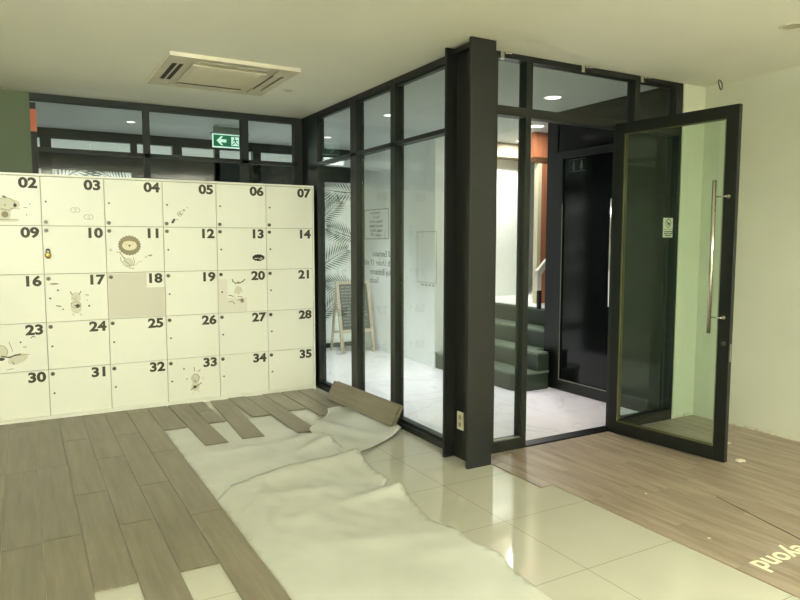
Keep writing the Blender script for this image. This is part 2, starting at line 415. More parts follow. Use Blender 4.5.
q = MB(); q.box(b-t_, b, -T-.0012, T+.0012, c+t_, d-t_); L(q, 'glazing_bead', 'grey_glaze')
q = MB(); q.box(a+.001, b-.001, -.003, .003, c+.001, d-.001); L(q, 'pane', 'glass_green')
hx = DL-.041
# offset pull: long bar in front of the glass, two arms carrying it from the stile
q = MB(); hb, hbx = -.062, .815
q.cyl((hbx,hb,.885), (hbx,hb,1.905), .0135, 20); hnd = L(q, 'door_handle', 'chrome')
for z in (.995,1.795):
    q = MB()
    q.cyl((hx,hb+.012,z), (hx,-T,z), .008, 12); q.cyl((hx+.004,hb,z), (hbx+.012,hb,z), .0045, 12); q.ball((hx,hb,z), .009); q.cyl((hx,-T-.012,z), (hx,-T,z), .013, 14); q.cyl((hx,T,z), (hx,T+.03,z), .012, 14); q.cyl((hx,T+.03,z), (hx,T+.045,z), .008, 12)
    L(q, 'standoff', 'steel')
q = MB(); q.cyl((hx+.004,-T-.006,.82), (hx+.004,-T,.82), .016, 18); q.cyl((hx+.004,-T-.008,.82), (hx+.004,-T-.005,.82), .007, 12); L(q, 'lock_cylinder', 'darksteel')
q = MB(); q.box(DL-.0005, DL+.0015, -.010, .010, .70, .82); L(q, 'latch_plate', 'steel')
d1.rotation_euler = (0, 0, ang)

# ------------------------------------------------------------------ lobby: black glass wall with door
wr = struct(empty('wall_lobby', (4.74, 4.4, 0)))
q = MB(); q.box(4.72, 4.80, 3.77, 5.20, 0, H); q.build('panel', 'blackdoor', wr)
q = MB()
q.box(4.69, 4.72, 3.77, 4.26, .0, H); 
q.box(4.69, 4.72, 4.26, 5.06, 2.63, H)
q.box(4.69, 4.72, 4.26, 5.06, 2.385, 2.42)
q.build('cladding', 'blackglass', wr)
q = MB(); q.box(4.685, 4.80, 5.07, 5.22, 0, H); q.build('post', 'blackdoor', wr)
q = MB(); q.box(4.695, 4.715, 4.26, 5.06, 2.42, 2.63); q.build('transom_glass', 'blackglass', wr)
d2 = struct(empty('door_2', (4.68, 4.66, 0)))
q = MB()
q.box(4.675, 4.715, 4.985, 5.065, .01, 2.38, .002); q.box(4.675, 4.715, 4.262, 4.31, .01, 2.38, .002)
q.box(4.675, 4.715, 4.31, 4.985, .01, .115); q.box(4.675, 4.715, 4.31, 4.985, 2.31, 2.38)
q.build('door_frame', 'blackdoor', d2)
q = MB(); q.box(4.69, 4.715, 4.31, 4.985, .115, 2.31); q.build('pane', 'blackglass', d2)
q = MB(); q.box(4.673, 4.676, 4.31, 4.985, .108, .118); q.box(4.673,4.676,4.978,4.985,.115,1.87); q.build('glazing_bead', 'grey_glaze', d2)  # lower strip paints the lit top edge of the bottom rail in pale grey
q = MB(); q.cyl((4.63,4.305,.91), (4.63,4.305,1.885), .0115, 16); q.build('door_handle', 'chrome', d2)
for z in (1.0,1.79):
    q = MB(); q.cyl((4.64,4.305,z), (4.675,4.305,z), .007, 10); q.build('standoff', 'steel', d2)
ds = tag(empty('restroom_sign', (4.655, 4.79, 2.235)), 'small outlined sign with two figure symbols on the black lobby door', 'sign')
q = MB(); xs = 4.686
q.box(xs,xs+.003,4.695,4.905,2.288,2.294); q.box(xs,xs+.003,4.899,4.905,2.180,2.288); q.box(xs,xs+.003,4.695,4.905,2.174,2.180)
q.build('outline', 'sign_dim', ds)
for yy in (4.745,4.85):
    q = MB()
    t = bmesh.new(); bmesh.ops.create_circle(t, cap_ends=True, radius=.012, segments=14); q.merge(t, Matrix.Translation((xs,yy,2.268)) @ Matrix.Rotation(-PI/2,4,'Y'))
    q.poly([(xs,yy-.022,2.205),(xs,yy+.022,2.205),(xs,yy+.014,2.256),(xs,yy-.014,2.256)])
    q.box(xs,xs+.002,yy-.012,yy-.004,2.187,2.21); q.box(xs,xs+.002,yy+.004,yy+.012,2.187,2.21)
    q.build('figure_symbol', 'sign_dim', ds)

# ------------------------------------------------------------------ lobby: white block wall, film wall, corridor
shell('wall_lobby_block', 'wall_in', 4.25, 4.62, 6.65, 8.62, 0, H)
w4 = struct(empty('window_4', (2.4, 8.66, 0)))
q = MB(); YA, YB = 8.62, 8.70
q.box(-1.6, 4.25, YA, YB, 2.67, H)
q.box(-1.6, 1.26, YA, YB, 2.325, 2.53); q.box(1.26, 4.25, YA, YB, 2.325, 2.54); q.box(1.26, 3.6, YA, YB, 2.26, 2.325)
for a, b in ((.232,.345),(1.19,1.26),(1.672,1.785),(2.19,2.25),(2.68,2.79),(3.50,3.60),(4.16,4.25),(-.8,-.7)): q.box(a, b, YA, YB, 0, 2.67)
q.box(-1.6, 4.25, YA, YB, 0, .06)
q.build('window_frame', 'frame2', w4)
spans = ((-.7,.232),(.345,1.19),(1.26,1.672),(1.785,2.19),(2.25,2.68),(2.79,3.50),(3.60,4.16))
for a, b in spans:
    q = MB(); q.box(a, b, 8.655, 8.661, 2.54, 2.67); q.build('pane', 'glass_hi', w4)
    q = MB(); q.poly([(a,8.655,.06),(b,8.655,.06),(b,8.655,2.33),(a,8.655,2.33)]); q.build('frosted_film', 'film', w4)
def frond(q, x, z, ang, ln, y, n=13):
    """palm frond: curved rib with tapered leaflets, lying on the film"""
    px, pz, a = x, z, ang
    for i in range(n):
        t = i/n; st = ln/n; nx, nz = px+st*math.cos(a), pz+st*math.sin(a)
        w = .006*(1-t)+.002
        q.poly([(px-w*math.sin(a),y,pz+w*math.cos(a)),(px+w*math.sin(a),y,pz-w*math.cos(a)),(nx+w*math.sin(a),y,nz-w*math.cos(a)),(nx-w*math.sin(a),y,nz+w*math.cos(a))])
        ll = ln*.55*math.sin(PI*(.12+.86*t))**.7
        for s in (-1, 1):
            b = a+s*(1.05-.55*t); ex, ez = px+ll*math.cos(b), pz+ll*math.sin(b); mx, mz = px+ll*.4*math.cos(b), pz+ll*.4*math.sin(b); lw = .010
            q.poly([(px,y,pz),(mx-lw*math.sin(b),y,mz+lw*math.cos(b)),(ex,y,ez),(mx+lw*math.sin(b),y,mz-lw*math.cos(b))])
        px, pz, a = nx, nz, a-.012
def clipbox(q, x0, x1, z0, z1):
    for co, no in (((x0,0,0),(-1,0,0)),((x1,0,0),(1,0,0)),((0,0,z0),(0,0,-1)),((0,0,z1),(0,0,1))):
        bmesh.ops.bisect_plane(q.bm, geom=q.bm.verts[:]+q.bm.edges[:]+q.bm.faces[:], plane_co=co, plane_no=no, clear_outer=True)
rnd = random.Random(4)
for a, b in spans:
    q = MB(); k = 0
    for z in (2.25,1.95,1.62,1.3,.95,.6):
        for x in ([a+.02, b-.02] if b-a > .6 else [a+.02 if k % 2 else b-.02]):
            right = x > (a+b)/2; base = PI*.86 if right else PI*.14
            frond(q, x, z-.12+rnd.uniform(-.06,.06), base+rnd.uniform(-.35,.45), rnd.uniform(.42,.56), 8.6495-.00003*k); k += 1
    clipbox(q, a+.002, b-.002, .3, 2.324); q.build('palm_leaf_print', 'leafprint', w4)
# corridor beyond
shell('wall_corridor', 'wall_in', -1.6, 7.6, 13.0, 13.1, 0, H)
shell('wall_corridor_side', 'wall_in', -1.7, -1.6, 6.78, 13.1, 0, H)
shell('wall_lobby_far', 'wall_in', 5.35, 7.7, 8.62, 8.72, 0, H)
# ---- stairs and upper landing
st = tag(empty('staircase', (4.5, 5.4, 0)), 'dark green staircase with pale treads rising to the right behind the entrance sidelight', 'staircase')
for k in range(4):
    xa = 4.24+.25*k; zt = .19*(k+1)
    if k == 0:
        P = [(4.636,5.09),(4.636,5.275),(5.24,5.275),(5.24,6.6),(4.235,6.6),(4.235,5.24)]+[(4.385-.15*math.cos(t),5.24-.15*math.sin(t)) for t in [PI/2*i/6 for i in range(1,7)]]
    else:
        ya = 5.09 if xa < 4.6 else 5.275
        P = [(xa,ya),(5.05 if k == 3 else 5.24,ya),(5.05 if k == 3 else 5.24,6.6),(xa,6.6)] if k > 1 else [(xa,ya),(4.638,ya),(4.638,5.275),(5.24,5.275),(5.24,6.6),(xa,6.6)]
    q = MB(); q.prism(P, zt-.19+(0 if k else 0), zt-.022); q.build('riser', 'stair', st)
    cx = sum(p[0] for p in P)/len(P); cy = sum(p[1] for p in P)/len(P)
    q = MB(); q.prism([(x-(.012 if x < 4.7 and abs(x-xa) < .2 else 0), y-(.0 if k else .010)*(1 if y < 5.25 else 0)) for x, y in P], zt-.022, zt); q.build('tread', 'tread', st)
shell('floor_landing', 'wall_in', 5.05, 7.6, 5.27, 8.62, .62, .76)
shell('wall_landing_back', 'wall_in', 4.62, 6.17, 7.22, 7.32, 0, H)
q = MB(); q.box(4.62, 6.6, 6.98, 7.22, 2.60, H-.002); struct(q.build('trim_2', 'taupe'))
w5 = struct(empty('door_3', (5.4, 6.2, .76)))
q = MB(); q.box(5.392, 5.60, 6.10, 6.16, .76, 2.43); q.build('door_leaf', 'wood_or', w5)
q = MB(); q.box(5.28, 5.62, 6.09, 6.17, 2.43, 2.49); q.box(5.56,5.62,6.08,6.17,.76,2.43); q.build('door_frame', 'brown', w5)
q = MB(); q.box(5.28, 5.62, 6.11, 6.17, 2.49, H); q.build('overpanel', 'wood_or', w5)
q = MB(); q.box(5.34, 5.392, 6.10, 6.17, .76, 2.43); q.build('door_jamb', 'cream', w5)
shell('wall_landing_side', 'taupe', 5.62, 7.6, 6.11, 6.2, .76, H)
hr = tag(empty('handrail', (4.95, 5.6, .76)), 'white handrail end sloping up beside the orange brown doorway', 'handrail')
q = MB()
q.prism([(0,0),(.062,0),(.062,.17),(.14,.27),(.14,.345),(0,.215)], -.02, .02)
o = q.build('rail', 'rail', hr); o.data.transform(Matrix.Translation((4.895,5.6,.965)) @ Matrix.Rotation(PI/2,4,'X'))
q = MB(); q.box(4.925, 4.965, 5.585, 5.615, .76, .99); q.build('post', 'frame', hr)

# ------------------------------------------------------------------ A-frame chalkboard behind the partition
af = tag(empty('sandwich_board', (3.84, 8.2, 0)), 'pale timber A frame chalkboard standing in front of the palm leaf window', 'chalkboard')
def tilt_box(q, x0, x1, z0, z1, y0, y1, tilt, yb):
    t = bmesh.new(); bmesh.ops.create_cube(t, size=1)
    for v in t.verts: v.co = Vector(((x0+x1)/2+v.co.x*(x1-x0), (y0+y1)/2+v.co.y*(y1-y0), (z0+z1)/2+v.co.z*(z1-z0)))
    q.merge(t, Matrix.Translation((0,yb,0)) @ Matrix.Rotation(-tilt,4,'X'))
q = MB(); 
tilt_box(q, 3.60, 3.64, 0, .98, -.015, .015, .2, 8.02); tilt_box(q, 4.06, 4.10, 0, .98, -.015, .015, .2, 8.02)
tilt_box(q, 3.64, 4.06, .94, .98, -.015, .015, .2, 8.02); tilt_box(q, 3.64, 4.06, .28, .32, -.015, .015, .2, 8.02)
q.build('front_frame', 'palewood', af)
q = MB(); tilt_box(q, 3.64, 4.06, .32, .94, -.006, .006, .2, 8.02); q.build('board', 'chalk', af)
q = MB(); tilt_box(q, 3.61, 3.64, 0, .98, -.012, .012, -.2, 8.42); tilt_box(q, 4.06, 4.09, 0, .98, -.012, .012, -.2, 8.42); tilt_box(q, 3.64, 4.06, .25, .28, -.012, .012, -.2, 8.42); q.build('rear_frame', 'palewood', af)
q = MB(); rr = random.Random(2)
for i in range(13):
    z = .90-i*.043; x = 3.67
    while x < 4.0:
        w = rr.uniform(.015,.06); tilt_box(q, x, min(x+w,4.03), z-.006, z+.007, -.0085, -.0065, .2, 8.02); x += w+.015
q.build('chalk_writing', 'text_pale', af)

af.location.x += .06

# ------------------------------------------------------------------ exit sign
ex = tag(empty('exit_sign', (2.05, 7.5, 2.6)), 'green lit exit sign with white arrow and running figure hanging behind the upper glazing', 'exit sign')
q = MB(); q.box(1.895, 2.27, 7.49, 7.53, 2.700, 2.765, .003); q.box(1.87, 2.29, 7.48, 7.54, 2.687, 2.700); q.build('housing', 'sign_box', ex)
q = MB(); q.box(1.92, 1.93, 7.50, 7.51, 2.765, H); q.box(2.24, 2.25, 7.50, 7.51, 2.765, H); q.build('hanger', 'sign_box', ex)
q = MB(); q.box(1.882, 2.278, 7.502, 7.518, 2.538, 2.687); q.build('border', 'sign_white', ex)
q = MB(); q.box(1.894, 2.266, 7.4995, 7.502, 2.552, 2.675); q.build('face_panel', 'sign_green', ex)
q = MB(); yf = 7.4985
q.poly([(1.925,yf,2.613),(1.975,yf,2.662),(2.0,yf,2.662),(1.972,yf,2.630),(2.035,yf,2.630),(2.035,yf,2.596),(1.972,yf,2.596),(2.0,yf,2.564),(1.975,yf,2.564)])
q.build('arrow', 'sign_white', ex)
q = MB(); q.poly([(2.09,yf,2.565),(2.175,yf,2.565),(2.175,yf,2.662),(2.09,yf,2.662)]); q.build('doorway_symbol', 'sign_white', ex)
q = MB(); yf2 = 7.4975
t = bmesh.new(); bmesh.ops.create_circle(t, cap_ends=True, radius=.009, segments=12); q.merge(t, Matrix.Translation((2.128,yf2,2.650)) @ Matrix.Rotation(PI/2,4,'X'))
def stroke2(q, pts, w, y):
    for (x0,z0),(x1,z1) in zip(pts, pts[1:]):
        dx, dz = x1-x0, z1-z0; l = math.hypot(dx,dz) or 1; ox, oz = -dz/l*w/2, dx/l*w/2
        q.poly([(x0+ox,y,z0+oz),(x0-ox,y,z0-oz),(x1-ox,y,z1-oz),(x1+ox,y,z1+oz)])
for P, w in (([(2.130,2.638),(2.136,2.605)],.016),([(2.132,2.633),(2.112,2.622),(2.108,2.606)],.008),([(2.134,2.633),(2.155,2.622),(2.166,2.630)],.008),([(2.136,2.607),(2.118,2.590),(2.100,2.575)],.009),([(2.136,2.607),(2.150,2.590),(2.166,2.582)],.009)): stroke2(q, P, w, yf2)
q.build('running_figure', 'sign_green', ex)

# ------------------------------------------------------------------ lockers
lk = tag(empty('locker_bank', (.9, 6.23, 0)), 'cream numbered locker bank with round locks and animal transfers along the back', 'lockers')
GX = [-.796, -.320, .155, .633, 1.109, 1.582, 2.057, 2.533]
GZ = [2.030, 1.628, 1.230, .828, .430, .035]
YF = 6.23
q = MB(); q.box(-.80, 2.548, YF+.02, 6.63, 0, 2.045); q.build('carcass', 'locker_gap', lk)
q = MB()
q.box(-.81, 2.548, YF-.004, 6.63, 2.033, 2.050, .002); q.box(2.536, 2.548, YF-.004, YF+.02, 0, 2.033); q.box(-.81, -.798, YF-.004, YF+.02, 0, 2.033)
q.build('surround', 'locker', lk)
q = MB(); q.box(-.80, 2.536, YF+.004, YF+.02, 0, .034); q.build('plinth', 'locker', lk)
doors = {}
for r in range(5):
    for c in range(7):
        n = r*7+c+1
        x0, x1, z1, z0 = GX[c]+.0025, GX[c+1]-.0025, GZ[r]-.0022, GZ[r+1]+.0022
        q = MB(); q.box(x0, x1, YF, YF+.02, z0, z1, .0012); d = q.build('locker_door', 'locker', lk); doors[n] = (d, x0, x1, z0, z1)
        put_text('door_number', '%02d' % n, .121, face_mY(x1-.086, YF-.0008, z1-.058) @ Matrix.Diagonal((1.10,.93,1,1)), 'ink', d, .001, .0050)
        flip = r == 0
        lx, lz = x0+.027, (z0+.028 if flip else z1-.036); kz = z0+.195 if flip else z1-.200
        q = MB(); q.cyl((lx,YF-.006,lz),(lx,YF,lz), .0165, 20)
        q.build('lock', 'darksteel', d)
        q = MB(); q.cyl((lx,YF-.008,lz),(lx,YF-.006,lz), .007, 12); q.build('lock_core', 'ink', d)
        if n not in (11,18):
            q = MB(); q.cyl((lx+.006,YF-.010,kz),(lx+.006,YF,kz), .0085, 14, .007); q.build('knob', 'darksteel', d)
        else:
            q = MB(); q.box(lx-.004, lx+.018, YF-.001, YF, kz-.012, kz+.012); q.build('tape_mark', 'beige', d)
# padlock on locker 10
pd = tag(empty('padlock', (.189, 6.215, 1.4)), 'tiny brass padlock hanging on the door of locker 10', 'padlock')
q = MB(); q.ball((.189,6.214,1.385), .024, (1,.35,1.1), 16); q.build('lock_body', 'brass', pd)
q = MB(); q.tube([(.176,6.214,1.40),(.176,6.214,1.425),(.184,6.214,1.437),(.194,6.214,1.437),(.202,6.214,1.425),(.202,6.214,1.40)], .004); q.build('shackle', 'ink', pd)

# --- transfers (flat vinyl prints) on the doors; offsets in units of ~8.3 mm
U = .0083
class Art:
    def __init__(s, x, z): s.x, s.z, s.q, s.k = x, z, MB(), 0; s.mats = []
    def m(s, name):
        if name not in s.mats: s.mats.append(name)
        s.q.mi = s.mats.index(name); return s
    def y(s): s.k += 1; return YF-.0006-.00004*s.k
    def P(s, u, v): return (s.x+u*U, s.z+v*U)
    def blob(s, u, v, ru, rv=None, rot=0, wob=0, n=28, seed=0):
        rv = rv or ru; y = s.y(); r = random.Random(seed); pts = []
        for i in range(n):
            a = 2*PI*i/n; w = 1+wob*(1 if i % 2 else -1)
            a_, b_ = ru*w*math.cos(a), rv*w*math.sin(a)
            x, z = s.P(u+a_*math.cos(rot)-b_*math.sin(rot), v+a_*math.sin(rot)+b_*math.cos(rot)); pts.append((x, y, z))
        s.q.poly(pts); return s
    def line(s, pts, w=.35):
        y = s.y(); stroke2(s.q, [s.P(*p) for p in pts], w*U, y); return s
    def ringline(s, u, v, ru, rv, w=.3, n=18, a0=0, a1=2*PI):
        return s.line([(u+ru*math.cos(a0+(a1-a0)*i/n), v+rv*math.sin(a0+(a1-a0)*i/n)) for i in range(n+1)], w)
    def done(s, name, n):
        return s.q.build(name, s.mats, doors[n][0])
# lion, 11
a = Art(.822, 1.465)
a.m('ink2').blob(0,0,11,10.2,wob=.045,n=44); a.m('cream').blob(0,-.2,7.3,5.0); a.blob(-4.5,2.5,1.6).blob(4.5,2.5,1.6)
a.m('ink').blob(0,-.1,1.3,.7); a.line([(0,-.8),(0,-2)],.3); a.blob(-3,1,.35).blob(3,1,.35)
a.m('ink2').line([(-10,-6),(-7,-12),(-3,-14),(0,-15.5)],.5).line([(3,-12),(4.5,-17),(3,-22)],.5).line([(-9,-12),(-9,-16),(-5,-21),(0,-24),(4,-24)],.6).line([(-10,-7),(-2,-19),(0,-22)],.8).line([(5,-21),(9,-17),(12,-16.5)],.35)
a.line([(15,-13),(17,-11.5)],.7).line([(18,-11),(22,-10),(20,-11.5)],.9).line([(-13,-7),(-11,-7)],.8)
a.m('ink3').blob(-2,-18,5.5,5,wob=.03); a.m('ink2').line([(-6,-15),(1,-22)],.5).line([(-4,-22),(4,-20)],.4)
a.done('lion_transfer', 11)
# koala, 02
a = Art(-.078, 1.79)
a.m('ink3').blob(-2,1,9,6.5,wob=.05,n=30).blob(6,1,4,4,wob=.06).blob(-4,-9,6,6).blob(-3,-15,12,1)
a.m('ink2').blob(-3,-9,3,3,wob=.1).ringline(-2,1,8,6,.4).line([(2,-3),(10,-3.5)],.4).line([(-6,-3),(3,-6)],.4).line([(-8,-14),(8,-13.5)],.5)
a.m('ink').blob(5.8,0,1.5,1.8).blob(-3,8,1.8,.7,-.3).blob(-2.6,0,.6).line([(13,-2),(16,-2.3)],.5).blob(18.5,1.5,.5).line([(15,-8),(15.4,-10)],.4)
a.done('koala_transfer', 2)
# clouds, 03
for x, z in ((.405,1.762),(.505,1.706)):
    a = Art(x, z); a.m('locker').blob(0,0,4,2.5)
    a.m('ink2').ringline(-1.5,0,2.6,2.3,.4,10,1,5.6).ringline(1.8,0,2.6,2.3,.4,10,-2.2,2.4).blob(-.5,.5,.35).blob(1,.5,.35).line([(-.4,-.8),(.8,-.8)],.3)
    a.done('cloud_transfer', 3)
# little cloud and bees, 05
a = Art(1.221, 1.719)
a.m('ink').blob(-3.5,-5.5,1.8,1.4,.8,wob=.2).blob(-2,-3,1.4,1.1,.5,wob=.2).line([(-4,-7),(-1.5,-2)],.6).line([(-4.5,-3),(-1,-5)],.5).line([(.5,-2.5),(2,-3.2)],.6)
a.m('ink2').ringline(3,4,1.8,1.8,.4).ringline(5.5,4.5,2,1.8,.4).ringline(4,2.5,2,1.6,.4).blob(8.5,7.5,1.4,.8,-.4).line([(11,10),(13,11)],.3)
a.done('cloud_and_bee_transfer', 5)
# rabbit with basket, 17
a = Art(.383, 1.006)
a.m('ink3').blob(0,2,4.5,6,wob=.04).blob(0,-8,5,6,wob=.05)
a.m('ink2').line([(-5,9),(-3,5)],1).line([(5,9),(3,5.5)],1).line([(-3,3),(-1,0)],.4).line([(0,4),(0,-2)],.4).ringline(0,-5,4.5,3,.5).blob(-19,17,4,.8,wob=.2).line([(9,5),(12,4.5)],.8).line([(10,0),(11,-1)],.6)
a.m('ink').blob(1.5,-6,2.2,2,wob=.25).line([(-2,-5),(2,-8)],.7).line([(-5,-3),(-3,-3)],.6).line([(-18,-5),(-13.5,-6)],.9).blob(-12,-9,.7).blob(-16,10.5,1,.9).blob(12,-6.5,.9,1)
a.m('ink2').line([(-4,-14),(-2,-16)],.5).line([(3,-14),(5,-16)],.5)
a.done('rabbit_transfer', 17)
# beige sheet on 18
d, x0, x1, z0, z1 = doors[18]
q = MB(); q.prism([(x0+.005,z0+.004),(x1-.004,z0+.004),(x1-.004,z1-.135),(x1-.155,z1-.135),(x1-.155,z1-.004),(x0+.005,z1-.004)], -.0004, .0)
o = q.build('beige_sheet', 'beige', d); o.data.transform(Matrix.Translation((0,YF-.0006,0)) @ Matrix.Rotation(PI/2,4,'X'))
# deer, 20 with pale patch
d, x0, x1, z0, z1 = doors[20]
q = MB(); q.box(x0+.003, x0+.085, YF-.0004, YF, z0+.003, z1-.08); q.box(x0+.085, x0+.27, YF-.0004, YF, z0+.003, z0+.14); q.build('pale_patch', 'pinkbeige', d)
a = Art(1.77, 1.04)
a.m('ink').line([(-6.5,13),(-5,9.5),(-2.5,8),(2.5,8),(5.5,9.5),(8.5,12.5)],.9).line([(-5,9.5),(-6.8,10.5)],.5).line([(-2.5,8),(-3,6)],.4).line([(4.5,9),(5.5,10.8)],.5)
a.m('ink2').line([(0,9),(.5,11)],.4).blob(.5,8.5,2,1.2,wob=.15).line([(-2.5,3),(-4,-2),(-3.5,-9)],.35).line([(3,3),(5.5,-3)],.35).line([(-1,-7),(5,-7.5)],.7)
a.m('ink3').blob(0,0,3.6,5).m('ink').line([(-11,-5.5),(-8,-6),(-5.5,-7)],.8).m('ink2').blob(4.5,-12,2.2,2.6,.2,wob=.08).line([(-11,-13),(-6,-12.5)],.8).line([(-6,-13),(-4,-16)],.8).line([(-1,-11.5),(4,-11)],.9)
a.done('deer_transfer', 20)
# black scalloped label, 13
a = Art(1.975, 1.345)
a.m('black').blob(0,0,7.2,3.9,wob=.08,n=26); a.m('cream').line([(-4.5,-.8),(-1,-.6)],.9).line([(0,-.4),(1.2,-1.6)],.8).ringline(3.2,-1,1.2,1,.7,8)
a.done('black_label', 13)
# fox with guitar, 23
a = Art(-.163, .572)
a.m('ink3').blob(-3,4,7,7,wob=.04).blob(12,-4,9,4.6,.35).m('ink2').ringline(-3,4,6.5,7,.4).line([(5,14),(8,4)],.5).line([(3,-1),(22,0)],.5)
a.m('ink').line([(-2,0),(5,-2),(9,0),(15,1)],1.1).blob(-2,-3,3,1.6,wob=.15).line([(7,-6),(9,-9)],.6).line([(24,16),(26,18),(28,16.5)],.7).blob(15,12.5,.8).line([(17,7.5),(20,7.5)],.6).m('ink2').line([(2,-14),(8,-13)],.5)
a.done('animal_with_guitar_transfer', 23)
# rabbit with flute, 33
a = Art(1.352, .20)
a.m('ink3').blob(0,4,4.5,6).blob(0,-5,4.5,5.5).m('ink2').line([(-1,17),(-.5,12)],.8).line([(6,14),(3,11)],.8).ringline(0,5,4,3.5,.35).line([(-3,6),(2,-1)],.4).line([(2,9),(5,5),(3,0)],.4).blob(-12,16,.9,1.2).blob(-9,4.5,1,.7).line([(8,5),(9,2)],.4)
a.m('ink').line([(-5.5,-8.5),(-1,-6),(7,-1.5)],.8).blob(-.5,-5.5,2,1.8,wob=.25).line([(-2,0),(1,.5)],.6).m('ink2').line([(-3,-11),(-2,-13)],.4).line([(3,-10),(4,-12)],.4)
a.done('rabbit_with_flute_transfer', 33)

# ------------------------------------------------------------------ plank flooring (laid)
def plank_run(q, x0, x1, ys, z0=.010, z1=.0155, g=.0012):
    for a, b in zip(ys, ys[1:]):
        q.box(x0+g, x1-g, a+g, b-g, z0, z1, .0009)
q = MB(); w = .178
edges = [-3.18+.0, -3.01] ; edges = [.92-w*k for k in range(0, 24)][::-1]; edges = [e for e in edges if e > -3.19]
rp = random.Random(11)
explicit = {0: [3.63-1.22*3,3.63-1.22*2,3.63-1.22,3.63,4.87,6.09,6.228], 1: [3.01,4.23,5.45,6.228], 2: [1.2,2.44,3.68,4.90,6.12,6.228], 3: [3.01,4.25,5.47,6.228], 4: [.0,1.22,2.44,3.66,4.88,6.10,6.228]}
for i in range(len(edges)-1):
    k = len(edges)-2-i
    ys = explicit.get(k)
    if ys is None:
        s = rp.uniform(0,1.22); ys = [-1.2+s+1.22*j for j in range(-1,7)]; ys = [y for y in ys if -1.5 < y < 6.1]+[6.228]
    plank_run(q, edges[i], edges[i+1], ys, .003, .0085)
# back rows against the lockers, up to the torn edge
plank_run(q, .92, 1.09, [5.42,6.228], .003, .0085); plank_run(q, 1.28, 1.42, [5.45,5.86,6.228], .003, .0085)
struct(q.build('floor_planks_left', 'plank'))
# torn-edge planks: one thing each
def loose(name_lab, cx, y0, y1, wd, rot=0.0, z=.0075, m='plank', cut=None):
    q = MB(); 
    if cut: q.prism([(a, b) for a, b in cut], 0, .0055)
    else: q.box(-wd/2, wd/2, 0, y1-y0, 0, .0055, .001)
    o = q.build('vinyl_plank', m); o.location = (cx, y0, z); o.rotation_euler = (0, 0, rot)
    return tag(o, name_lab, 'floor plank', 'vinyl planks at the torn edge of the floor')
loose('long grey brown plank sticking out furthest left onto the bare underlay', 1.196, 4.845, 6.215, .170, .008)
loose('long grey brown plank jutting over the underlay, beside the thin bare wedge', 1.480, 4.872, 6.20, .170, -.062)
loose('short grey brown plank between the thin bare wedge and the longest middle plank', 1.733, 5.455, 6.225, .162, -.0)
loose('grey brown plank whose near end is tucked under the crumpled sheet', 1.903, 4.815, 6.2, .170, .0)
loose('short grey brown plank ending before the small square of bare floor', 2.075, 5.50, 6.225, .168)
loose('grey brown plank ending in a point beside the white sheet corner', 2.255, 5.20, 6.225, .17)
loose('dusty plank between the lockers and the leaning planks', 2.435, 5.42, 6.225, .17)
# two planks leaning on the sill of the partition
def leaning(lab, x, y0, y1, z, tilt, wd=.178):
    q = MB(); q.box(0, wd, 0, y1-y0, 0, .009, .001)
    o = q.build('leaning_plank', 'plank'); o.location = (x, y0, z); o.rotation_euler = (0, -tilt, .055)
    return tag(o, lab, 'floor plank', 'planks leaning on the glass partition')
leaning('front grey brown plank leaning on the sill of the glass partition', 2.506, 4.55, 5.70, .030, 1.05)
leaning('rear grey brown plank leaning behind another against the glass partition', 2.526, 4.53, 5.66, .030, 1.05)

# right-hand plank floor in front of the entrance
q = MB(); w = .152
def inside_cut(q): pass
xe = [2.79]; 
while xe[-1] < 5.0: xe.append(min(xe[-1]+w, 5.006))
for i in range(len(xe)-1):
    x0, x1 = xe[i], xe[i+1]; s = rp.uniform(0,.9)
    top = 3.00 if x1 < 2.86 else 3.664
    if i == 0: ys = [-1.0,-.05,.87,1.79,2.71,3.665]
    else: ys = [y for y in [-2.0+s+.92*j for j in range(0,7)] if y < top-.1]+[top]
    plank_run(q, x0, x1, ys, .001, .0065, .0004)
plank_run(q, 2.697, 2.788, [3.005,3.49], .001, .0065, .0004); plank_run(q, 2.697,2.788,[3.492,3.66], .001,.0065,.0004)
struct(q.build('floor_planks_entrance', 'plank_r'))
# dark open seam
q = MB(); q.prism([(3.488,2.38),(3.496,2.38),(3.352,1.80),(3.23,1.30),(3.222,1.30),(3.340,1.80)], .0066, .0072); struct(q.build('trim_3', 'plank_edge'))
# floor lettering "beyond", upside down from here
me = tag(put_text('floor_lettering', 'beyond', .30, Matrix.Translation((2.885,1.745,.0072)) @ Matrix.Rotation(PI,4,'Z') @ Matrix.Diagonal((.53,.50,1,1)), 'text_floor', None, .0008, .005, 'RIGHT'),
   'cream word beyond lettered upside down on the brown planks', 'lettering')

